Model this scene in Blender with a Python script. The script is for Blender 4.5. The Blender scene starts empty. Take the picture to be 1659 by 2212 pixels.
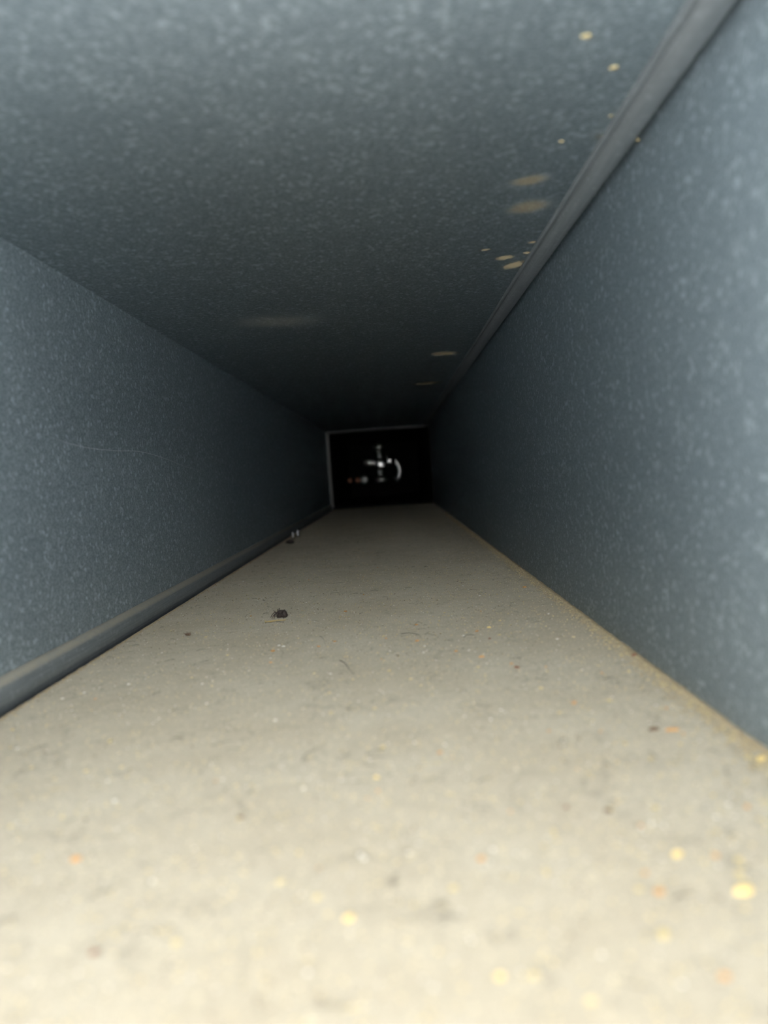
import bpy, bmesh, math, random
from mathutils import Vector, Matrix, noise
random.seed(11)
S = bpy.context.scene
COL = S.collection

# ------------------------------------------------------------------ camera
# duct frame: x to the right, y along the duct, z up, floor at z = 0 (metres)
W, H, F = 1659.0, 2212.0, 1640.0
CAM = Vector((0.0, 0.0, 0.069))
ROLL = math.radians(4.05)
d_ = Vector((19.5, 86.0, -F)).normalized()
r_ = Vector((math.cos(ROLL), math.sin(ROLL), 0.0))
r_.z = -(r_.x * d_.x + r_.y * d_.y) / d_.z
r_.normalize()
u_ = r_.cross(d_)
ROT = Matrix((r_, d_, u_))            # camera axes -> duct axes

cam_data = bpy.data.cameras.new('camera')
cam = bpy.data.objects.new('camera', cam_data)
COL.objects.link(cam)
cam.matrix_world = Matrix.Translation(CAM) @ ROT.to_4x4()
cam_data.sensor_fit = 'HORIZONTAL'
cam_data.sensor_width = 36.0
cam_data.lens = 36.0 * F / W
cam_data.clip_start = 0.002
cam_data.clip_end = 50
cam_data.dof.use_dof = True
cam_data.dof.focus_distance = 0.44
cam_data.dof.aperture_fstop = 12.5
S.camera = cam

# ------------------------------------------------------------------ daylight outside the open end
world = bpy.data.worlds.new('daylight'); S.world = world
world.use_nodes = True
bg = world.node_tree.nodes['Background']
bg.inputs['Color'].default_value = (0.97, 0.985, 1.0, 1)
bg.inputs['Strength'].default_value = 15.8

S.cycles.max_bounces = 5
S.cycles.diffuse_bounces = 3
S.cycles.glossy_bounces = 3
S.view_settings.view_transform = 'Standard'
S.view_settings.look = 'None'
S.view_settings.exposure = 0.0
S.view_settings.gamma = 1.0
S.view_settings.use_curve_mapping = False

# ------------------------------------------------------------------ dimensions
XL, XR, ZC = -0.1345, 0.080, 0.163    # left wall, right wall, ceiling
Y0, YJ, YE = 0.000, 1.585, 2.30      # open end, joint, far end
SEAM = -0.1308                        # face of the seam at the lower left

def ray(px, py):
    v = Vector(((px - W / 2) / F, (H / 2 - py) / F, -1.0))
    return ROT @ v
def on_floor(px, py, z=0.0):
    v = ray(px, py); t = (z - CAM.z) / v.z
    return CAM + v * t
def on_ceiling(px, py, z=ZC):
    return on_floor(px, py, z)
def on_x(px, py, x):
    v = ray(px, py); t = (x - CAM.x) / v.x
    return CAM + v * t
def on_y(px, py, y):
    v = ray(px, py); t = (y - CAM.y) / v.y
    return CAM + v * t
def px_size(p):
    return (p - CAM).dot(ROT @ Vector((0, 0, -1))) / F

# ------------------------------------------------------------------ node helpers
class NT:
    def __init__(self, name):
        self.m = bpy.data.materials.new(name); self.m.use_nodes = True
        self.t = self.m.node_tree
        self.b = self.t.nodes['Principled BSDF']
    def n(self, kind, **kw):
        x = self.t.nodes.new(kind)
        for k, v in kw.items(): setattr(x, k, v)
        return x
    def l(self, a, b): self.t.links.new(a, b)
    def val(self, sock, v):
        if isinstance(v, (int, float)): sock.default_value = v
        elif isinstance(v, tuple): sock.default_value = v if len(v) != 3 or sock.type == 'VECTOR' else v + (1,)
        else: self.l(v, sock)
    def math(self, op, a, b=None, c=None, clamp=False):
        x = self.n('ShaderNodeMath', operation=op); x.use_clamp = clamp
        self.val(x.inputs[0], a)
        if b is not None: self.val(x.inputs[1], b)
        if c is not None: self.val(x.inputs[2], c)
        return x.outputs[0]
    def mix(self, f, a, b):
        x = self.n('ShaderNodeMix', data_type='RGBA')
        self.val(x.inputs[0], f); self.val(x.inputs[6], a); self.val(x.inputs[7], b)
        return x.outputs[2]
    def remap(self, v, a, b, c=0.0, d=1.0, smooth=True):
        x = self.n('ShaderNodeMapRange'); x.interpolation_type = 'SMOOTHSTEP' if smooth else 'LINEAR'
        self.val(x.inputs[0], v)
        for i, q in enumerate((a, b, c, d)): x.inputs[i + 1].default_value = q
        return x.outputs[0]
    def pos(self):
        if not hasattr(self, '_p'): self._p = self.n('ShaderNodeTexCoord').outputs['Object']
        return self._p
    def xyz(self):
        if not hasattr(self, '_xyz'):
            s = self.n('ShaderNodeSeparateXYZ'); self.l(self.pos(), s.inputs[0]); self._xyz = s.outputs
        return self._xyz
    def noise(self, scale, detail=2, rough=0.5, vec=None):
        x = self.n('ShaderNodeTexNoise'); self.l(vec or self.pos(), x.inputs['Vector'])
        x.inputs['Scale'].default_value = scale; x.inputs['Detail'].default_value = detail
        x.inputs['Roughness'].default_value = rough
        return x.outputs
    def voronoi(self, scale, feature='F1', vec=None, rnd=1.0):
        x = self.n('ShaderNodeTexVoronoi', feature=feature); self.l(vec or self.pos(), x.inputs['Vector'])
        x.inputs['Scale'].default_value = scale; x.inputs['Randomness'].default_value = rnd
        return x.outputs
    def chan(self, col, i=0):
        s = self.n('ShaderNodeSeparateColor'); self.l(col, s.inputs[0]); return s.outputs[i]
    def bump(self, h, dist, strength=1.0, nrm=None):
        x = self.n('ShaderNodeBump'); self.l(h, x.inputs['Height'])
        x.inputs['Distance'].default_value = dist; x.inputs['Strength'].default_value = strength
        if nrm: self.l(nrm, x.inputs['Normal'])
        return x.outputs[0]
    def set(self, **kw):
        for k, v in kw.items(): self.val(self.b.inputs[k.replace('_', ' ')], v)
        return self.m
    def ellipse(self, a, b, half, axes, soft=0.45, n_amp=0.7, n_scale=1100):
        """a soft, broken patch between the two points a and b (a stain with its own shape)"""
        c = (a + b) / 2; ln = (b - a).length / 2
        mp = self.n('ShaderNodeMapping', vector_type='TEXTURE'); self.l(self.pos(), mp.inputs['Vector'])
        mp.inputs['Location'].default_value = c
        i, j = axes
        ang = math.atan2((b - a)[j], (b - a)[i])
        sc = [1.0, 1.0, 1.0]; rot = [0.0, 0.0, 0.0]
        sc[i] = ln; sc[j] = half
        k = 3 - i - j
        rot[k] = ang if (i, j) in ((0, 1), (1, 2), (2, 0)) else -ang
        mp.inputs['Rotation'].default_value = rot; mp.inputs['Scale'].default_value = sc
        v = self.n('ShaderNodeVectorMath', operation='LENGTH'); self.l(mp.outputs[0], v.inputs[0])
        if not hasattr(self, '_nz'): self._nz = self.math('SUBTRACT', self.noise(n_scale, 3, 0.65)[0], 0.5)
        nz = self.math('MULTIPLY', self._nz, n_amp)
        return self.remap(self.math('ADD', v.outputs['Value'], nz), 1.0, 1.0 - soft)

SHARP = 0.28
def brushed(k, col, metal, dust):
    """zinc: a broad sheen from the crystal facets over a tighter sheen of the flat sheet, plain dust where stained"""
    g1 = k.n('ShaderNodeBsdfAnisotropic', distribution='BECKMANN'); g1.inputs['Roughness'].default_value = 0.92
    g2 = k.n('ShaderNodeBsdfAnisotropic', distribution='GGX'); k.val(g2.inputs['Roughness'], 0.31)
    df = k.n('ShaderNodeBsdfDiffuse'); df.inputs['Roughness'].default_value = 1.0
    k.l(col, g1.inputs['Color']); k.l(k.mix(0.5, col, (0.80, 0.84, 0.86)), g2.inputs['Color']); k.l(dust, df.inputs['Color'])
    m1 = k.n('ShaderNodeMixShader'); m1.inputs[0].default_value = SHARP
    k.l(g1.outputs[0], m1.inputs[1]); k.l(g2.outputs[0], m1.inputs[2])
    m2 = k.n('ShaderNodeMixShader'); k.val(m2.inputs[0], metal)
    k.l(df.outputs[0], m2.inputs[1]); k.l(m1.outputs[0], m2.inputs[2])
    out = k.t.nodes['Material Output']; k.l(m2.outputs[0], out.inputs['Surface'])
    return k.m

def sheet_metal(name, film=None, stains=(), metal=0.97):
    """galvanised steel with its grain of small bright spangles"""
    k = NT(name)
    a = k.voronoi(620)['Color']; v1, v2 = k.chan(a, 0), k.chan(a, 1)
    v3 = k.noise(1150, 1, 0.5)[0]
    s = k.math('MULTIPLY', k.remap(v1, 0.80, 0.98), 0.44)
    s = k.math('ADD', s, k.math('MULTIPLY', v2, 0.12))
    s = k.math('ADD', s, k.math('MULTIPLY', k.remap(v3, 0.32, 0.75), 0.42), clamp=True)
    col = k.mix(s, (0.208, 0.256, 0.282), (0.68, 0.775, 0.81))
    dust = col
    for m, c, amt in stains:
        mm = k.math('MULTIPLY', m(k), amt)
        dust = k.mix(k.math('MULTIPLY', mm, 4.0, clamp=True), dust, c)
        col = k.mix(mm, col, c)
        metal = k.math('SUBTRACT', metal, k.math('MULTIPLY', mm, 0.85), clamp=True)
    if film:
        m, line = film(k)
        metal = k.math('SUBTRACT', metal, k.math('MULTIPLY', m, 0.03))
        col = k.mix(k.math('MULTIPLY', line, 0.45), col, (1.0, 1.0, 1.0))
    return brushed(k, col, metal, dust)

def seam_metal(name, rub=(1, 0, 0), dusty=False):
    k = NT(name)
    mp = k.n('ShaderNodeMapping'); k.l(k.pos(), mp.inputs['Vector'])
    mp.inputs['Scale'].default_value = (1800, 40, 1800)
    st = k.noise(1.0, 3, 0.6, mp.outputs[0])[0]
    sp = k.remap(k.chan(k.voronoi(700)['Color'], 0), 0.8, 1.0)
    col = k.mix(st, (0.095, 0.108, 0.113), (0.265, 0.285, 0.29))
    col = k.mix(k.math('MULTIPLY', sp, 0.3), col, (0.34, 0.37, 0.38))
    metal = 0.4
    if dusty:                                     # settled dust lies on what faces up
        g = k.n('ShaderNodeNewGeometry'); s = k.n('ShaderNodeSeparateXYZ'); k.l(g.outputs['Normal'], s.inputs[0])
        up = k.math('MULTIPLY', k.remap(s.outputs[2], 0.12, 0.7), k.remap(k.noise(350, 3)[0], 0.2, 0.6, 0.55, 1.0))
        col = k.mix(up, col, (0.25, 0.228, 0.18))
        metal = k.math('SUBTRACT', 0.4, k.math('MULTIPLY', up, 0.4))
    return k.set(Base_Color=col, Metallic=metal, Roughness=0.5, Normal=k.bump(st, 0.0001, 0.4))

def plain(name, col, rough=0.8, metallic=0.0, var=0.25, scale=900, spec=0.3):
    k = NT(name)
    n = k.noise(scale, 3, 0.6)[0]
    lo = tuple(c * (1 - var) for c in col); hi = tuple(min(1, c * (1 + var)) for c in col)
    k.set(Base_Color=k.mix(n, lo, hi), Roughness=rough, Metallic=metallic, Normal=k.bump(n, 0.0002, 0.4))
    k.b.inputs['Specular IOR Level'].default_value = spec
    return k.m

def dust_floor():
    k = NT('settled_dust')
    big = k.noise(22, 4, 0.6)[0]
    mid = k.noise(160, 4, 0.65)[0]
    fine = k.noise(1400, 3, 0.7)[0]
    col = k.mix(k.remap(big, 0.3, 0.7), (0.214, 0.187, 0.137), (0.234, 0.210, 0.160))
    col = k.mix(k.math('MULTIPLY', k.remap(mid, 0.35, 0.75), 0.30), col, (0.160, 0.142, 0.104))
    col = k.mix(k.math('MULTIPLY', k.remap(fine, 0.5, 0.72), 0.55), col, (0.082, 0.072, 0.053))
    # pale and yellow motes too small to be built one by one
    a = k.voronoi(900)
    mote = k.math('MULTIPLY', k.remap(a['Distance'], 0.34, 0.20), k.remap(k.chan(a['Color'], 0), 0.80, 0.84))
    col = k.mix(k.math('MULTIPLY', mote, 0.7), col, (0.40, 0.345, 0.22))
    a2 = k.voronoi(1500)
    mote2 = k.math('MULTIPLY', k.remap(a2['Distance'], 0.36, 0.20), k.remap(k.chan(a2['Color'], 1), 0.86, 0.90))
    col = k.mix(k.math('MULTIPLY', mote2, 0.8), col, (0.085, 0.074, 0.056))
    # fine shrinkage cracks in the dust film, in patches
    w = k.n('ShaderNodeVectorMath', operation='ADD'); k.l(k.pos(), w.inputs[0])
    sc = k.n('ShaderNodeVectorMath', operation='SCALE'); k.l(k.noise(130, 4, 0.7)[1], sc.inputs[0]); sc.inputs['Scale'].default_value = 0.012
    k.l(sc.outputs[0], w.inputs[1])
    e = k.voronoi(75, 'DISTANCE_TO_EDGE', w.outputs[0])['Distance']
    crack = k.math('MULTIPLY', k.remap(e, 0.030, 0.006), k.remap(k.noise(55, 2)[0], 0.46, 0.60))
    col = k.mix(k.math('MULTIPLY', crack, 0.42), col, (0.07, 0.063, 0.05))
    h = k.math('ADD', k.math('MULTIPLY', fine, 0.5), k.math('MULTIPLY', mid, 0.8))
    k.set(Base_Color=col, Roughness=0.95, Normal=k.bump(h, 0.0006, 1.0))
    k.b.inputs['Specular IOR Level'].default_value = 0.12
    k.b.inputs['Diffuse Roughness'].default_value = 1.0
    return k.m

# ------------------------------------------------------------------ mesh helpers
def link(name, bm, mat, parent=None, smooth=False):
    me = bpy.data.meshes.new(name)
    bmesh.ops.recalc_face_normals(bm, faces=bm.faces)
    bm.to_mesh(me); bm.free()
    if smooth:
        for p in me.polygons: p.use_smooth = True
    if mat: me.materials.append(mat)
    o = bpy.data.objects.new(name, me); COL.objects.link(o)
    if parent: o.parent = parent
    return o
def empty(name, loc=(0, 0, 0)):
    o = bpy.data.objects.new(name, None); COL.objects.link(o); o.location = loc
    o.empty_display_size = 0.005
    return o
def tag(o, label, cat=None, group=None, kind=None):
    o['label'] = label
    if cat: o['category'] = cat
    if group: o['group'] = group
    if kind: o['kind'] = kind
    return o
def structure(o, label=None, cat=None):
    o['kind'] = 'structure'
    if label: o['label'] = label
    if cat: o['category'] = cat
    return o
def box(bm, lo, hi):
    lo, hi = Vector(lo), Vector(hi)
    r = bmesh.ops.create_cube(bm, size=1.0)
    for v in r['verts']:
        v.co = Vector([lo[i] + (v.co[i] + 0.5) * (hi[i] - lo[i]) for i in range(3)])
    return r['verts']
def extrude_profile(bm, pts, y0, y1, n=1, wob=0.0, closed=True):
    """a profile of (x, z) points carried along the duct"""
    rings = []
    for i in range(n + 1):
        y = y0 + (y1 - y0) * i / n
        a = noise.noise((0, y * 9, 3.1)) * wob
        rings.append([bm.verts.new((x + a, y, z + noise.noise((7, y * 8, 1)) * wob)) for x, z in pts])
    m = len(pts)
    for a, b in zip(rings, rings[1:]):
        for j in range(m if closed else m - 1):
            bm.faces.new((a[j], a[(j + 1) % m], b[(j + 1) % m], b[j]))
    if closed:
        bm.faces.new(rings[0]); bm.faces.new(rings[-1])
def tube(bm, pts, rad, seg=6, taper=1.0):
    pts = [Vector(p) for p in pts]; rings = []
    n = len(pts)
    for i, p in enumerate(pts):
        t = (pts[min(i + 1, n - 1)] - pts[max(i - 1, 0)]).normalized()
        a = t.orthogonal().normalized() if i == 0 else (last - t * last.dot(t)).normalized()
        last = a; b = t.cross(a)
        r = (rad[i] if isinstance(rad, (list, tuple)) else rad * (1 + (taper - 1) * i / (n - 1)))
        rings.append([bm.verts.new(p + a * r * math.cos(2 * math.pi * k / seg) + b * r * math.sin(2 * math.pi * k / seg)) for k in range(seg)])
    for a, b in zip(rings, rings[1:]):
        for k in range(seg):
            bm.faces.new((a[k], a[(k + 1) % seg], b[(k + 1) % seg], b[k]))
    bm.faces.new(rings[0]); bm.faces.new(rings[-1])
def lathe(bm, prof, centre, axis='Z', seg=20):
    """prof: (radius, height) pairs turned about an axis through centre"""
    rings = []
    for r, h in prof:
        ring = []
        for k in range(seg):
            a = 2 * math.pi * k / seg; c, s = r * math.cos(a), r * math.sin(a)
            v = {'Z': (c, s, h), 'X': (h, c, s), 'Y': (c, h, s)}[axis]
            ring.append(bm.verts.new(Vector(centre) + Vector(v)))
        rings.append(ring)
    for a, b in zip(rings, rings[1:]):
        for k in range(seg):
            bm.faces.new((a[k], a[(k + 1) % seg], b[(k + 1) % seg], b[k]))
    bm.faces.new(rings[0]); bm.faces.new(rings[-1])

# ------------------------------------------------------------------ stains and marks on the sheet metal
TAN = (0.25, 0.205, 0.125)
def smear(p, q, half_px, axes, where, soft=0.7, amp=1.5):
    a, b = where(*p), where(*q)
    mid = ((p[0] + q[0]) / 2, (p[1] + q[1]) / 2)
    c0, c1 = where(mid[0], mid[1] - half_px), where(mid[0], mid[1] + half_px)
    half = abs((c1 - c0)[axes[1]]) / 2
    return lambda k: k.ellipse(a, b, max(half, 0.0006), axes, soft, amp)
ceil_stains = [(smear(p, q, h, (0, 1), on_ceiling), TAN, amt) for p, q, h, amt in (
    ((1094, 401), (1194, 378), 15, 0.34), ((1090, 463), (1196, 430), 17, 0.34), ((1066, 561), (1114, 552), 6, 1.0),
    ((1088, 583), (1136, 561), 7, 1.0), ((1126, 549), (1154, 543), 4, 0.8), ((1136, 525), (1164, 521), 3, 0.8),
    ((1032, 541), (1064, 538), 3, 0.8), ((936, 769), (984, 758), 6, 0.9), ((884, 832), (958, 824), 4, 0.9),
    ((1280, 300), (1320, 288), 8, 0.25), ((470, 700), (730, 690), 18, 0.16))]
left = lambda x, y: on_x(x, y, XL)
left_stains = [(smear((503, 1050), (509, 1185), 60, (2, 1), left), (0.33, 0.27, 0.2), 0.0)]
arc = [left(*p) for p in ((20, 900), (100, 940), (174, 964), (243, 973), (304, 976), (360, 992), (390, 1004), (456, 1030), (478, 1056), (490, 1100))]
def film(k):
    y, z = k.xyz()[1], k.xyz()[2]
    c = k.n('ShaderNodeFloatCurve'); cv = c.mapping.curves[0]
    ya, yb = arc[0].y, arc[-1].y
    cv.points[0].location = (0, arc[0].z / 0.2); cv.points[1].location = (1, arc[-1].z / 0.2)
    for p in arc[1:-1]: cv.points.new((p.y - ya) / (yb - ya), p.z / 0.2)
    c.mapping.update()
    k.l(k.math('DIVIDE', k.math('SUBTRACT', y, ya), yb - ya, clamp=True), c.inputs['Value'])
    dz = k.math('SUBTRACT', k.math('MULTIPLY', c.outputs[0], 0.2), z)
    below = k.math('MULTIPLY', k.remap(dz, 0.0, 0.0012), k.math('MULTIPLY', k.remap(y, yb, yb - 0.08), k.remap(y, arc[0].y, arc[0].y + 0.05)))
    line = k.math('MULTIPLY', k.remap(k.math('ABSOLUTE', dz), 0.00035, 0.0001), k.math('MULTIPLY', k.remap(y, yb - 0.02, yb - 0.2), k.remap(y, arc[0].y + .02, arc[0].y + 0.06)))
    return below, line

M_LEFT = sheet_metal('galvanised_sheet_left', film=film, metal=0.92)
M_RIGHT = sheet_metal('galvanised_sheet_right')
M_CEIL = sheet_metal('galvanised_sheet_ceiling', stains=ceil_stains)
M_FLOOR = dust_floor()
M_SEAM = seam_metal('seam_steel'); M_SEAM_DUSTY = seam_metal('dusty_seam_steel', dusty=True)
M_CLEAT_LIT = plain('lit_cleat_steel', (0.24, 0.24, 0.215), 0.6, 0.3)  # left cleat only, its brighter light put into the colour
M_CLEAT_SHADED = plain('shaded_cleat_steel', (0.13, 0.13, 0.12), 0.7, 0.2)  # same steel for the top cleat, its shade put into the colour
M_GAP = plain('shaded_groove_steel', (0.03, 0.036, 0.041), 0.6, 0.3)  # near-black steel, the shadow in the seam groove put into its colour
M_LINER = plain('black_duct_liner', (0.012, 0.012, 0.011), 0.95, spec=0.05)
M_CHROME = plain('bright_metal', (0.86, 0.84, 0.82), 0.30, 1.0, var=0.1)
M_POLISH = plain('polished_metal', (0.88, 0.84, 0.80), 0.265, 1.0, var=0.1)
M_SCREW = plain('zinc_screw', (0.75, 0.76, 0.78), 0.35, 0.35)
M_COPPER = plain('reddish_metal', (0.45, 0.22, 0.15), 0.35, 1.0)

# ------------------------------------------------------------------ the duct: floor, walls, ceiling
T = 0.0008                                   # sheet thickness
def grid_sheet(name, fix, mat, axes_rng, nu, nv, amp, outward):
    """a gently uneven sheet of metal with thickness; fix(u, v, d) gives the point"""
    bm = bmesh.new()
    (u0, u1), (v0, v1) = axes_rng
    vs = [[bm.verts.new(fix(u0 + (u1 - u0) * i / nu, v0 + (v1 - v0) * j / nv, outward * 0 + amp * noise.noise((u0 + i * 0.11, j * 0.09, sum(map(ord, name)) * 0.37)))) for j in range(nv + 1)] for i in range(nu + 1)]
    bk = [[bm.verts.new(fix(u0 + (u1 - u0) * i / nu, v0 + (v1 - v0) * j / nv, -outward)) for j in (0, nv)] for i in (0, nu)]
    for i in range(nu):
        for j in range(nv):
            bm.faces.new((vs[i][j], vs[i + 1][j], vs[i + 1][j + 1], vs[i][j + 1]))
    bm.faces.new((bk[0][0], bk[1][0], bk[1][1], bk[0][1]))
    bm.faces.new([vs[i][0] for i in range(nu + 1)] + [bk[1][0], bk[0][0]])
    bm.faces.new([vs[i][nv] for i in range(nu + 1)] + [bk[1][1], bk[0][1]])
    bm.faces.new([vs[0][j] for j in range(nv + 1)] + [bk[0][1], bk[0][0]])
    bm.faces.new([vs[nu][j] for j in range(nv + 1)] + [bk[1][1], bk[1][0]])
    return link(name, bm, mat, smooth=False)
ZG = ZC + 0.003
floor = grid_sheet('floor', lambda u, v, d: (u, v, d), M_FLOOR, ((SEAM + 0.0010, XR + T), (Y0, YE)), 24, 160, 0.00015, 2 * T)
wall_l = grid_sheet('wall_left', lambda u, v, d: (XL + d, v, u), M_LEFT, ((-2 * T, ZG), (Y0, YE)), 12, 60, 0.0001, T)
wall_r = grid_sheet('wall_right', lambda u, v, d: (XR - d, v, u), M_RIGHT, ((0.0002, ZG), (Y0, YE)), 12, 60, 0.0001, T)
ceil = grid_sheet('ceiling', lambda u, v, d: (u, v, ZC - d), M_CEIL, ((XL - T, XR - 0.0016), (Y0, YE)), 14, 60, 0.0001, T)
structure(floor, 'dust covered bottom of the metal duct', 'floor')
structure(wall_l, 'speckled galvanised left side of the duct with a curved scratch', 'wall')
structure(wall_r, 'speckled galvanised right side of the duct', 'wall')
structure(ceil, 'speckled galvanised top of the duct with tan dust smears', 'ceiling')
bm = bmesh.new(); box(bm, (XL - T, Y0, -2 * T), (SEAM + 0.0010, YE, -0.0011))
structure(link('trim_8', bm, M_GAP), 'dark groove between the lower left seam and the dust', 'trim')
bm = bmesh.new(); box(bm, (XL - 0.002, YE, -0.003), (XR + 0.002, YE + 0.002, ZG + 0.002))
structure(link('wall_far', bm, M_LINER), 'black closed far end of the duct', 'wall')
bm = bmesh.new(); box(bm, (XR - 0.0017, Y0, ZC + 0.0006), (XR + T, YE, ZG + T))
structure(link('trim_1', bm, M_SEAM), 'narrow sheet edge above the gap at the upper right corner', 'trim')

# black liner past the joint, one board on each side
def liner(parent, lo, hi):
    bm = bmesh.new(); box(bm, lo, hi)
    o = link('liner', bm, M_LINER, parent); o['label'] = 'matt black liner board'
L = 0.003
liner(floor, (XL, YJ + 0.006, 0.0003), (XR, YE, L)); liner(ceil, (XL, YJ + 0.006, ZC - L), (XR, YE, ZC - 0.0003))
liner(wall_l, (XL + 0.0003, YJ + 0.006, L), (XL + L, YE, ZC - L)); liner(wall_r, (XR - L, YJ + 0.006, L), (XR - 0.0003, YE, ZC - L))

# folded seam along the lower left corner
bm = bmesh.new()
prof = [(XL + 0.0001, -0.0011), (XL + 0.0001, 0.0110), (XL + 0.0006, 0.0109), (XL + 0.0016, 0.0106), (XL + 0.0027, 0.0099), (XL + 0.0034, 0.0089),
        (SEAM, 0.0082), (SEAM + 0.0001, 0.0050), (SEAM, 0.0026), (SEAM - 0.0006, 0.0016), (SEAM - 0.0012, 0.0010), (SEAM - 0.0013, -0.0011)]
extrude_profile(bm, prof, Y0, YJ - 0.005, 90, 0.00018)
structure(link('trim_2', bm, M_SEAM_DUSTY, smooth=True), 'folded metal seam running along the lower left corner', 'trim')

# folded seam along the upper right corner: a step, a groove and a lip beside a dark gap
bm = bmesh.new()
a = XR - 0.0118
prof = [(a, ZC + 0.0002), (a, ZC - 0.0006), (a + 0.0006, ZC - 0.0010), (a + 0.0016, ZC - 0.0010), (a + 0.0020, ZC - 0.0005), (a + 0.0026, ZC - 0.0005),
        (a + 0.0032, ZC - 0.0018), (a + 0.0060, ZC - 0.0022), (XR - 0.0030, ZC - 0.0021), (XR - 0.0021, ZC - 0.0016), (XR - 0.0019, ZC - 0.0006), (XR - 0.0020, ZC + 0.0002)]
extrude_profile(bm, prof, Y0, YJ - 0.005, 90, 0.00012)
structure(link('trim_3', bm, M_SEAM, smooth=True), 'folded metal seam running along the upper right corner', 'trim')

# slip cleats of the joint between two duct lengths
def cleat(n, lo, hi, label, mat=None):
    bm = bmesh.new(); box(bm, lo, hi)
    bmesh.ops.bevel(bm, geom=bm.edges[:], offset=0.0009, segments=2, affect='EDGES')
    structure(link('trim_%d' % n, bm, mat or M_CLEAT_LIT), label, 'trim')
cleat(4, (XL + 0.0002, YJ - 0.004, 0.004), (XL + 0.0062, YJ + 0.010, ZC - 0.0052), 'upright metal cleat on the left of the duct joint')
cleat(5, (XL + 0.0002, YJ - 0.004, ZC - 0.0050), (XR - 0.004, YJ + 0.010, ZC - 0.0002), 'level metal cleat along the top of the duct joint', M_CLEAT_SHADED)
cleat(6, (XR - 0.0022, YJ - 0.004, 0.004), (XR - 0.0002, YJ + 0.010, ZC - 0.0052), 'upright metal cleat on the right of the duct joint', M_LINER)  # liner black on this steel stands in for its shade
cleat(7, (XL + 0.0002, YJ - 0.004, 0.0002), (XR - 0.0002, YJ + 0.010, 0.0038), 'low metal cleat along the bottom of the duct joint', M_LINER)  # also liner black, the shade on the bottom cleat painted in

# ------------------------------------------------------------------ bright fitting deep in the duct
YF = 2.12
def fp(px, py, y=YF): return on_y(px, py, y)
s = px_size(fp(822, 1003))
root = empty('pipe_fitting', (fp(824, 1042).x, YF, fp(824, 1042).z))
tag(root, 'shiny metal pipe fitting with a curved arm at the dark far end', 'pipe fitting')
def part(name, bm, mat=M_CHROME, smooth=True):
    o = link(name, bm, mat, smooth=smooth); o.parent = root
    o.matrix_parent_inverse = Matrix.Translation(-root.location)
    return o
def dome(px, py, rad, sag, depth):
    """a shallow domed face turned to the open end, on a round body"""
    bm = bmesh.new(); q = rad * s
    lathe(bm, [(q * .12, -sag * s), (q * .45, -sag * .8 * s), (q * .75, -sag * .45 * s), (q * .95, 0), (q, sag * .6 * s), (q * .9, depth * s)], fp(px, py, YF - 9 * s), 'Y', 22)
    return bm
part('valve_body', dome(822, 1003, 13, 1.9, 12), M_POLISH)
bm = bmesh.new(); a, b = fp(786, 1000), fp(822, 1000); tube(bm, [a, a.lerp(b, .3), a.lerp(b, .7), b], [5 * s, 7 * s, 5 * s, 6 * s], 14); part('side_pipe', bm)
part('side_boss', dome(842, 995, 12, 2.6, 10), M_POLISH)
bm = bmesh.new(); tube(bm, [fp(*p) for p in ((846, 993), (856, 998), (862, 1008), (864, 1019), (861, 1030), (854, 1037))], [6 * s, 6 * s, 5.5 * s, 5.5 * s, 6 * s, 6 * s], 14); part('curved_arm', bm)
c = fp(818, 966); bm = bmesh.new()
lathe(bm, [(4 * s, -7 * s), (11 * s, -5 * s), (12 * s, 0), (11 * s, 5 * s), (5 * s, 9 * s), (1 * s, 10 * s)], c); part('cap', bm)
bm = bmesh.new(); tube(bm, [fp(818, 972), fp(820, 984), fp(821, 996)], [6 * s, 5 * s, 8 * s], 14); part('neck', bm)
bm = bmesh.new(); tube(bm, [fp(821, 1010), fp(821, 1020), fp(822, 1028)], [5 * s, 6 * s, 5 * s], 14); part('stem', bm)
c = fp(824, 1033); bm = bmesh.new()
lathe(bm, [(5 * s, 7 * s), (9 * s, 4 * s), (14 * s, 1 * s), (14.5 * s, -5 * s), (13 * s, -8 * s)], c); part('foot', bm)
c = fp(824, 1042); bm = bmesh.new(); box(bm, (c.x - 14 * s, YF - 0.01, L), (c.x + 14 * s, YF + 0.03, c.z)); part('pedestal', bm, M_LINER, False)
def knob(px, py, rad, mat, label):
    c = fp(px, py); r = empty('pipe_stub', (c.x, YF, c.z)); tag(r, label, 'pipe')
    q = rad * s
    bm = bmesh.new(); lathe(bm, [(q * .15, -q * .3), (q * .6, -q * .22), (q * .9, 0), (q, q * .3), (q * .7, q * .9)], c, 'Y', 18)
    o = link('end_cap', bm, mat, smooth=True); o.parent = r; o.matrix_parent_inverse = Matrix.Translation(-r.location)
    bm = bmesh.new(); tube(bm, [c, (c.x, YE, c.z)], q * .7, 12)
    o = link('pipe', bm, M_LINER, smooth=True); o.parent = r; o.matrix_parent_inverse = Matrix.Translation(-r.location)
knob(787, 1036, 10, M_CHROME, 'bright round pipe end at the left of the curved fitting')
knob(773, 1037, 7, M_COPPER, 'dull pipe end beside the bright round one far inside')
knob(756, 1038, 6, M_COPPER, 'added dim reddish end standing in for a reflection in the left side')  # added piece in place of a pipe end mirrored in the left wall

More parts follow.
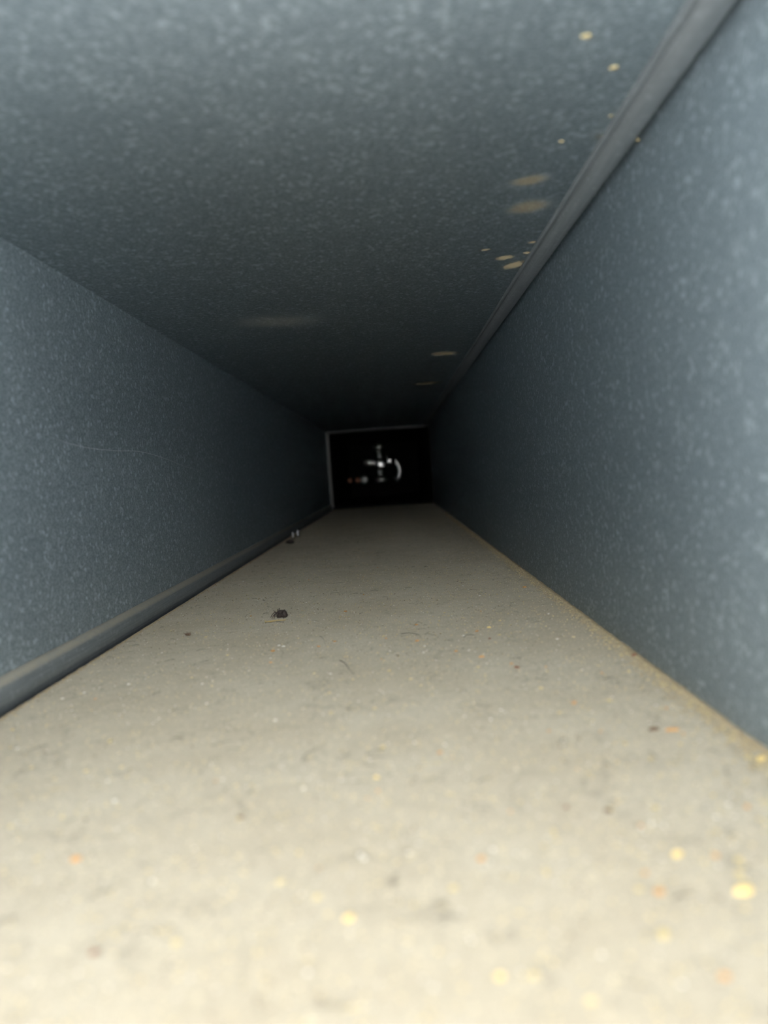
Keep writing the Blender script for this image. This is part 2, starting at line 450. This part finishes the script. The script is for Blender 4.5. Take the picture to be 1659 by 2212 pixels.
# ------------------------------------------------------------------ chips, flecks and debris on the floor
M_YEL = plain('pale_yellow_chip', (0.34, 0.27, 0.125), 0.6, var=0.2, spec=0.5)
M_GOLD = plain('golden_wood_chip', (0.50, 0.36, 0.12), 0.5, var=0.2, spec=0.6)
M_ORA = plain('orange_wood_chip', (0.34, 0.175, 0.058), 0.7, var=0.25)
M_WHI = plain('white_mineral_chip', (0.40, 0.375, 0.315), 0.45, var=0.1, spec=0.7)
M_BRO = plain('brown_chip', (0.085, 0.055, 0.034), 0.85)
M_RUST = plain('reddish_brown_chip', (0.13, 0.062, 0.036), 0.85)
M_DARK = plain('dark_brown_debris', (0.022, 0.014, 0.010), 0.7, spec=0.4)
M_STRAW = plain('dry_straw', (0.31, 0.23, 0.10), 0.7)
M_HAIR = plain('dark_fibre', (0.03, 0.026, 0.021), 0.6)
M_SAND = plain('sandy_dust', (0.255, 0.205, 0.128), 0.95, var=0.3, scale=1600, spec=0.1)
CH = {'y': M_YEL, 'g': M_GOLD, 'o': M_ORA, 'w': M_WHI, 'b': M_BRO, 'r': M_RUST}

def chip_mesh(seed, elong, thick):
    rr = random.Random(seed); n = rr.choice((6, 7, 8))
    bm = bmesh.new(); lo, hi = [], []
    for i in range(n):
        a = 2 * math.pi * i / n + rr.uniform(-.2, .2); q = rr.uniform(.75, 1.1)
        x, y = 0.5 * q * math.cos(a), 0.5 * q * math.sin(a) / elong
        lo.append(bm.verts.new((x, y, 0))); hi.append(bm.verts.new((x * .82, y * .82, thick * rr.uniform(.55, 1.0) + 0.12 * thick * x)))
    t = bm.verts.new((rr.uniform(-.1, .1), 0, thick * 1.1))
    for i in range(n):
        j = (i + 1) % n
        bm.faces.new((lo[i], lo[j], hi[j], hi[i])); bm.faces.new((hi[i], hi[j], t))
    bm.faces.new(lo)
    return bm
MESHES = {}
def chip_data(v, elong, thick, mat):
    key = (v, elong, thick, mat.name)
    if key not in MESHES:
        bm = chip_mesh(v, elong, thick); bmesh.ops.recalc_face_normals(bm, faces=bm.faces)
        me = bpy.data.meshes.new('chip'); bm.to_mesh(me); bm.free(); me.materials.append(mat); MESHES[key] = me
    return MESHES[key]
def chip(name, loc, size, col, label, cat, elong=1.5, thick=0.3, rz=None, group=None):
    o = bpy.data.objects.new(name, chip_data(random.randrange(5), elong, thick, CH[col])); COL.objects.link(o)
    o.location = loc; o.scale = (size,) * 3
    o.rotation_euler = (random.uniform(-.06, .06), random.uniform(-.06, .06), random.uniform(-.5, .5) if rz is None else rz)
    return tag(o, label, cat, group)
def floor_chip(px, py, w, col, label, name='wood_chip', cat='chip', **kw):
    p = on_floor(px, py); p.z = -0.00005
    return chip(name, p, w * px_size(p), col, label, cat, **kw)

# (px, py, width in px, colour, label)
floor_chip(590, 1407, 11, 'o', 'orange chip with two pale flakes just beyond it', elong=1.1)
floor_chip(603, 1395, 8, 'w', 'pale flake farther from the camera behind the orange chip', 'pale_flake', 'flake', elong=1.6, rz=0)
floor_chip(612, 1397, 9, 'w', 'pale flake on the right behind the orange chip', 'pale_flake', 'flake', elong=1.8, rz=0)
floor_chip(688, 1397, 9, 'o', 'small dull orange chip right of the two pale flakes', elong=1.3)
floor_chip(723, 1386, 8, 'o', 'small orange chip beside the thin crack in the dust', elong=1.3)
floor_chip(746, 1321, 8, 'o', 'small orange chip level with the dark tangled clump')
floor_chip(899, 1350, 8, 'o', 'narrow orange sliver in the middle of the floor', 'wood_sliver', 'sliver', elong=2.8, rz=0)
floor_chip(901, 1385, 10, 'o', 'narrow orange sliver touching a dark hair on the floor', 'wood_sliver', 'sliver', elong=2.6, rz=0.1)
floor_chip(985, 1407, 9, 'o', 'small orange sliver left of the longer one', 'wood_sliver', 'sliver', elong=1.9)
floor_chip(1040, 1420, 14, 'o', 'longest orange sliver on the right half of the floor', 'wood_sliver', 'sliver', elong=3.0, rz=0)
floor_chip(1105, 1434, 9, 'o', 'small roundish orange chip near a reddish sliver', elong=1.1)
floor_chip(1117, 1443, 16, 'r', 'reddish brown sliver close to a roundish orange chip', 'wood_sliver', 'sliver', elong=2.6, rz=-0.5)
floor_chip(1133, 1269, 11, 'o', 'orange chip far off beside the right edge of the floor', elong=1.6)
floor_chip(1057, 1356, 11, 'g', 'golden chip amid fine grit right of centre', elong=1.5)
floor_chip(1030, 1364, 10, 'o', 'pale orange sliver among grit left of the golden chip', 'wood_sliver', 'sliver', elong=1.9)
floor_chip(1080, 1341, 8, 'y', 'yellow crumb beyond the golden chip', 'yellow_crumb', 'crumb', elong=1.1)
floor_chip(1058, 1380, 8, 'r', 'rust coloured crumb nearer than the golden chip', 'rust_crumb', 'crumb', elong=1.2)
floor_chip(1168, 1487, 12, 'y', 'pale yellow crumb left of the bright orange chip', 'yellow_crumb', 'crumb', elong=1.2)
floor_chip(1240, 1519, 14, 'o', 'bright orange chip alone near the right edge', elong=1.3)
floor_chip(860, 1418, 7, 'b', 'dark brown crumb near the middle of the floor', 'brown_crumb', 'crumb', elong=1.2)
floor_chip(915, 1410, 6, 'w', 'white grain just right of the middle, nearest of a trio', 'white_grain', 'grain', elong=1.1)
floor_chip(917, 1396, 6, 'w', 'white grain just right of the middle, farthest of a trio', 'white_grain', 'grain', elong=1.1)
floor_chip(922, 1406, 5, 'w', 'white grain just right of the middle, rightmost of a trio', 'white_grain', 'grain', elong=1.1)
floor_chip(1413, 1577, 28, 'b', 'brown splinter beside an orange shaving at the right', 'brown_splinter', 'splinter', elong=2.6, rz=0.15, thick=0.25)
floor_chip(1452, 1578, 36, 'o', 'slender orange shaving right of the brown splinter', 'wood_shaving', 'shaving', elong=4.2, rz=0.05, thick=0.15)
floor_chip(1371, 1417, 20, 'r', 'rust coloured shaving lying against the right wall', 'wood_shaving', 'shaving', elong=2.2, rz=0.2)
floor_chip(950, 1626, 13, 'o', 'blurred orange chip in the middle foreground', elong=1.3)
floor_chip(826, 1614, 13, 'y', 'blurred yellow crumb left of the orange foreground chip', 'yellow_crumb', 'crumb', elong=1.3)
floor_chip(814, 1680, 14, 'g', 'golden crumb below the blurred yellow one', 'yellow_crumb', 'crumb', elong=1.4)
floor_chip(809, 1531, 10, 'y', 'small yellow crumb above the blurred yellow one', 'yellow_crumb', 'crumb', elong=1.2)
floor_chip(1462, 1847, 30, 'g', 'bright golden chip in the blurred right foreground', elong=1.7, rz=0.3)
floor_chip(1605, 1928, 48, 'g', 'largest golden chip at the right edge of the foreground', elong=2.0, rz=0.1)
floor_chip(1595, 1858, 20, 'y', 'farther of two round yellow crumbs beyond the largest golden chip', 'yellow_crumb', 'crumb', elong=1.0)
floor_chip(1596, 1887, 22, 'y', 'nearer of two round yellow crumbs beyond the largest golden chip', 'yellow_crumb', 'crumb', elong=1.0)
floor_chip(1425, 1928, 26, 'o', 'blurred orange chip left of the largest golden chip', elong=1.1)
floor_chip(1380, 1922, 20, 'y', 'pale yellow crumb left of a blurred orange chip', 'yellow_crumb', 'crumb', elong=1.3)
floor_chip(1040, 1856, 20, 'o', 'dull orange brown chip in the centre foreground', elong=1.2)
floor_chip(165, 1857, 26, 'o', 'orange brown chip alone in the left foreground', elong=1.5)
floor_chip(203, 2058, 22, 'r', 'reddish brown crumb nearest the camera at the left', 'rust_crumb', 'crumb', elong=1.1)
floor_chip(605, 1906, 20, 'y', 'pale yellow crumb left in a row of blurred foreground crumbs', 'yellow_crumb', 'crumb', elong=1.2)
floor_chip(686, 1938, 20, 'y', 'pale yellow crumb between two others in the foreground row', 'yellow_crumb', 'crumb', elong=1.3)
floor_chip(754, 1984, 26, 'g', 'golden crumb at the near end of the foreground row', 'yellow_crumb', 'crumb', elong=1.3)
floor_chip(380, 2037, 22, 'y', 'faint yellow crumb right of the nearest reddish crumb', 'yellow_crumb', 'crumb', elong=1.2)
floor_chip(665, 2102, 14, 'w', 'white grain at the bottom left of centre', 'white_grain', 'grain', elong=1.1)
floor_chip(1299, 2063, 13, 'w', 'bright white grain at the bottom right', 'white_grain', 'grain', elong=1.0)
floor_chip(1474, 2127, 15, 'w', 'white grain nearest the lower right corner', 'white_grain', 'grain', elong=1.1)
floor_chip(1080, 2110, 24, 'g', 'left one of two golden crumbs at the bottom', 'yellow_crumb', 'crumb', elong=1.2)
floor_chip(1154, 2108, 24, 'y', 'right one of two golden crumbs at the bottom', 'yellow_crumb', 'crumb', elong=1.3)
floor_chip(1276, 2163, 28, 'y', 'pale yellow flake lowest in the picture right of centre', 'yellow_flake', 'flake', elong=1.5, rz=0)
floor_chip(1566, 2110, 26, 'o', 'peach coloured chip close to the lower right corner', elong=1.1)
floor_chip(980, 1920, 22, 'y', 'faint yellow crumb left of centre foreground orange chips', 'yellow_crumb', 'crumb', elong=1.4)
floor_chip(1434, 2020, 32, 'y', 'yellow crumb above the white grain at the lower right', 'yellow_crumb', 'crumb', elong=1.1)
floor_chip(1313, 1752, 20, 'b', 'brown crumb right of a small reddish one', 'brown_crumb', 'crumb', elong=1.2)
floor_chip(1224, 1744, 13, 'r', 'small reddish crumb left of a brown one', 'rust_crumb', 'crumb', elong=1.1)
floor_chip(1415, 1745, 16, 'y', 'yellow crumb right of the brown crumb', 'yellow_crumb', 'crumb', elong=1.0)
floor_chip(1547, 1766, 12, 'w', 'pale grain in front of the right wall', 'white_grain', 'grain', elong=1.1)
floor_chip(27, 1577, 12, 'y', 'yellow sliver beside the left edge of the picture', 'wood_sliver', 'sliver', elong=2.0, rz=-0.6)
floor_chip(186, 1666, 12, 'y', 'pale yellow crumb in front of the seam, left of another', 'yellow_crumb', 'crumb', elong=1.3)
floor_chip(263, 1658, 11, 'y', 'pale yellow crumb in front of the seam, right of another', 'yellow_crumb', 'crumb', elong=1.1)
floor_chip(520, 1767, 18, 'b', 'flat dark crumb in the left middle foreground', 'brown_crumb', 'crumb', elong=2.2, rz=0)
floor_chip(1644, 1640, 24, 'g', 'golden crumb in the dust against the right wall', 'yellow_crumb', 'crumb', elong=1.3)

# specks stuck to the ceiling and on the seam
def ceil_chip(px, py, w, col, label, **kw):
    p = on_ceiling(px, py); p.z = ZC + 0.00005
    o = chip('dust_speck', p, w * px_size(p), col, label, 'speck', **kw); o.rotation_euler.x += math.pi; return o
ceil_chip(1267, 77, 29, 'y', 'largest tan speck stuck to the top of the duct', elong=1.6, thick=.15)
ceil_chip(1325, 146, 24, 'y', 'second tan speck stuck overhead below the largest', elong=1.3, thick=.15)
ceil_chip(1320, 250, 12, 'y', 'small tan speck overhead beside the upper right seam', elong=1.2, thick=.15)
ceil_chip(1212, 305, 15, 'y', 'small tan speck overhead above the two broad smears', elong=1.7, thick=.15)
p = on_floor(1378, 302, ZC - 0.0021); p.z = ZC - 0.0020
o = chip('dust_speck', p, 10 * px_size(p), 'y', 'tan speck clinging to the edge of the upper right seam', 'speck'); o.rotation_euler.x += math.pi

# small scattered flecks that can still be picked out
rr = random.Random(5)
names = {'y': ('yellow_fleck', 'tiny pale yellow fleck scattered on the dusty duct floor', 'tiny yellow flecks on the floor'),
         'w': ('white_fleck', 'tiny white fleck scattered on the dusty duct floor', 'tiny white flecks on the floor'),
         'o': ('orange_fleck', 'tiny orange fleck scattered on the dusty duct floor', 'tiny orange flecks on the floor')}
made = 0
while made < 210:
    px, py = rr.uniform(20, 1640), 1225 + 680 * rr.random() ** 1.4
    if rr.random() > 0.25 + 0.75 * (px / 1659) ** 1.5: continue
    p = on_floor(px, py)
    if not (SEAM + 0.004 < p.x < XR - 0.005): continue
    c = rr.choices('ywo', (6, 3, 2))[0]
    n, lab, grp = names[c]
    p.z = -0.00005
    chip(n, p, rr.uniform(0.0006, 0.0016) * (1.0 if p.y > .2 else 0.8), c, lab, 'fleck', elong=rr.choice((1.1, 1.6)), rz=rr.uniform(-3, 3), group=grp)
    made += 1

# the dark tangled clump and the straw under it
def clump(px, py, w, h, label, strands, seed, mat=M_DARK, lean=0.0):
    q = random.Random(seed); p = on_floor(px, py); k = px_size(p); w *= k; h *= k
    root = empty('debris_clump', p); tag(root, label, 'clump')
    bm = bmesh.new(); bmesh.ops.create_icosphere(bm, subdivisions=3, radius=0.5)
    for v in bm.verts:
        f = 1 + 0.45 * noise.noise(v.co * 5 + Vector((seed, 0, 0)))
        v.co = Vector((v.co.x * w * .62 * f + lean * w, v.co.y * w * .5 * f, max(0.0, (v.co.z * .8 * f + 0.36)) * h * .9))
    link('core', bm, mat, root, True)
    bm = bmesh.new(); bmesh.ops.create_icosphere(bm, subdivisions=2, radius=0.5)
    for v in bm.verts:
        f = 1 + 0.25 * noise.noise(v.co * 6 + Vector((0, seed, 0)))
        v.co = Vector((w * .27 + v.co.x * w * .42 * f, v.co.y * w * .42 * f - w * .06, max(0.0, v.co.z * f + 0.42) * h * .72))
    link('lobe', bm, mat, root, True)
    for i in range(strands):
        a = q.uniform(0, 2 * math.pi); r0 = w * q.uniform(.05, .3); r1 = w * q.uniform(.45, .75)
        z1 = h * q.choice((0.02, 0.03, .7, 1.0)); bend = q.uniform(-.8, .8)
        pts = [(r0 * math.cos(a), r0 * math.sin(a), h * .4), ((r0 + r1) * .55 * math.cos(a + bend * .5), (r0 + r1) * .55 * math.sin(a + bend * .5), h * q.uniform(.55, .95)),
               (r1 * math.cos(a + bend), r1 * math.sin(a + bend), z1)]
        P = [Vector(x) for x in pts]
        P = [P[0].lerp(P[1], t).lerp(P[1].lerp(P[2], t), t) for t in (0, .25, .5, .75, 1)]
        bm = bmesh.new(); tube(bm, P, w * .042, 5, .35); link('strand', bm, mat, root, True)
    return root
clump(607, 1334, 31, 24, 'dark brown tangled clump with spiky strands on the floor', 16, 4)
clump(405, 1373, 14, 8, 'small brown tangled clump between the seam and the big clump', 10, 8, M_BRO)
clump(626, 1174, 20, 12, 'dark reddish clump below the two upright screws by the seam', 9, 5, M_DARK)
p = on_floor(594, 1343); k = px_size(p)
bm = bmesh.new()
for i in range(9):
    ox, oy = random.uniform(-6, 8) * k, random.uniform(-5, 4) * k; ln = random.uniform(12, 20) * k; a = random.uniform(-.05, .25)
    tube(bm, [(ox - ln, oy - ln * a, .0003), (ox, oy, .0007), (ox + ln, oy + ln * a, .0004)], 0.9 * k, 5, .6)
o = link('straw_wisp', bm, M_STRAW, smooth=True); o.location = p
tag(o, 'tan wisp of dry straw under the dark tangled clump', 'straw', kind='stuff')

# two screw tips standing by the seam
for px, py, h, label in ((633, 1161, 13, 'nearer of two bright screw tips standing by the lower left seam'), (643.5, 1157, 14, 'farther of two bright screw tips standing by the lower left seam')):
    p = on_floor(px, py); k = px_size(p); q = h * k; r = 1.7 * k
    root = empty('screw_tip', p); tag(root, label, 'screw', 'screw tips by the seam')
    bm = bmesh.new(); lathe(bm, [(r, -0.0004), (r, q * .6), (r * .75, q * .8), (r * .1, q)], (0, 0, 0), seg=12); link('shaft', bm, M_SCREW, root, True)
    bm = bmesh.new(); tube(bm, [(r * 1.05 * (1 if t < 30 else .8) * math.cos(t * .8), r * 1.05 * (1 if t < 30 else .8) * math.sin(t * .8), q * t / 45) for t in range(38)], r * .22, 4); link('thread', bm, M_SCREW, root, True)

# long dark hairs that stand out
def hair(pts, rad, label):
    bm = bmesh.new(); P = [on_floor(*q) for q in pts]
    for i, q in enumerate(P): q.z = 0.0004 if i % 2 else 0.0002
    fine = []
    for i in range(len(P) - 1):
        a, b = P[max(i - 1, 0)], P[min(i + 2, len(P) - 1)]
        for t in (0, .25, .5, .75):
            p0, p1, p2, p3 = a, P[i], P[i + 1], b
            fine.append(0.5 * ((2 * p1) + (p2 - p0) * t + (2 * p0 - 5 * p1 + 4 * p2 - p3) * t * t + (3 * p1 - p0 - 3 * p2 + p3) * t ** 3))
    fine.append(P[-1]); base = fine[0].copy(); base.z = 0
    tube(bm, [q - base for q in fine], rad, 5, .5)
    o = link('hair', bm, M_HAIR, smooth=True); o.location = base; tag(o, label, 'hair')
hair(((866, 1370), (882, 1369), (897, 1370), (906, 1374), (910, 1379)), 0.00012, 'curved dark hair beside an orange sliver on the floor')
hair(((1002, 1378), (1008, 1374), (1017, 1372), (1027, 1374)), 0.00014, 'short dark hair left of the rust coloured crumb')
hair(((733, 1427), (745, 1434), (755, 1448), (766, 1459)), 0.00013, 'dark hair curving toward the camera left of centre')
hair(((690, 1375), (698, 1380), (702, 1391)), 0.00011, 'short dark hair beside a small orange chip')
hair(((895, 1352), (902, 1345), (912, 1347)), 0.00011, 'tiny bent dark hair near a narrow sliver')

# ------------------------------------------------------------------ grit, fibres and the dust bank: uncountable
def grit(name, mat, n, label, where, s0, s1, seed):
    q = random.Random(seed); V, Fc = [], []
    for _ in range(n):
        x, y = where(q); s = q.uniform(s0, s1); a = q.uniform(0, 6.28); b = len(V)
        e = q.uniform(1, 1.9)
        for i in range(4):
            t = a + i * math.pi / 2; rr_ = s * (e if i % 2 else 1)
            V.append((x + rr_ * math.cos(t), y + rr_ * math.sin(t), s * .25))
        V.append((x, y, s * q.uniform(.7, 1.2))); V.append((x, y, -s * .3))
        for i in range(4):
            Fc.append((b + i, b + (i + 1) % 4, b + 4)); Fc.append((b + (i + 1) % 4, b + i, b + 5))
    me = bpy.data.meshes.new(name); me.from_pydata(V, [], Fc); me.materials.append(mat)
    o = bpy.data.objects.new(name, me); COL.objects.link(o)
    return tag(o, label, 'grit', kind='stuff')
def spread(q, pow_=1.0):
    while True:
        y = 0.07 + 1.0 * q.random() ** 1.3; x = SEAM + 0.002 + (XR - SEAM - 0.004) * q.random() ** pow_
        return x, y
def edge_r(q):
    return XR - 0.0006 - abs(q.gauss(0, 0.0028)), -0.02 + 1.2 * q.random() ** 1.2
def edge_l(q):
    return SEAM + 0.0011 + abs(q.gauss(0, 0.0009)), 0.05 + 1.1 * q.random() ** 1.2
grit('pale_grit', M_YEL, 9000, 'fine pale yellow grit strewn over the floor', lambda q: spread(q, .8), .00010, .00034, 1)
grit('white_grit', M_WHI, 3500, 'fine white grit strewn over the floor', spread, .00008, .00028, 2)
grit('dark_grit', M_BRO, 5000, 'fine dark grit strewn over the floor', spread, .00008, .00030, 3)
grit('sandy_grit', M_SAND, 9000, 'sandy grit gathered along the right wall', edge_r, .00015, .00050, 4)
grit('edge_grit', M_YEL, 2200, 'yellow grit gathered in the dust bank by the right wall', edge_r, .00012, .00050, 6)
grit('seam_grit', M_SAND, 3500, 'sandy grit gathered along the foot of the lower left seam', edge_l, .00015, .00045, 7)
q = random.Random(9); bm = bmesh.new()
for _ in range(420):
    x, y = spread(q); a = q.uniform(0, 6.28); ln = q.uniform(.0015, .006); bend = q.uniform(-1, 1); P = []
    for i in range(5):
        P.append((x, y, .00015 + .0002 * (i in (1, 2)))); x += ln / 4 * math.cos(a); y += ln / 4 * math.sin(a); a += bend * .5
    tube(bm, P, q.uniform(.00005, .00010), 4, .6)
tag(link('fine_fibres', bm, M_HAIR), 'fine dark fibres strewn over the dusty floor', 'fibres', kind='stuff')
bm = bmesh.new(); rows = []
N = 700
for i in range(N + 1):
    y = Y0 + (YJ - 0.006 - Y0) * i / N
    wd = 0.0011 + 0.0008 * noise.noise((y * 60, 0, 4)) + 0.0006 * noise.noise((y * 400, 2, 4)); ht = 0.0007 + 0.0004 * noise.noise((y * 90, 5, 1)) + 0.0004 * noise.noise((y * 500, 5, 1))
    rows.append([bm.verts.new(c) for c in ((XR - wd - .001, y, -.0002), (XR - wd * .7, y, ht * .35), (XR - wd * .3, y, ht * .8), (XR - 0.0001, y, ht), (XR - 0.0001, y, -.0002))])
for a, b in zip(rows, rows[1:]):
    for j in range(5): bm.faces.new((a[j], a[(j + 1) % 5], b[(j + 1) % 5], b[j]))
bm.faces.new(rows[0]); bm.faces.new(rows[-1])
tag(link('dust_bank', bm, M_SAND, smooth=True), 'low bank of sandy dust along the foot of the right wall', 'dust', kind='stuff')
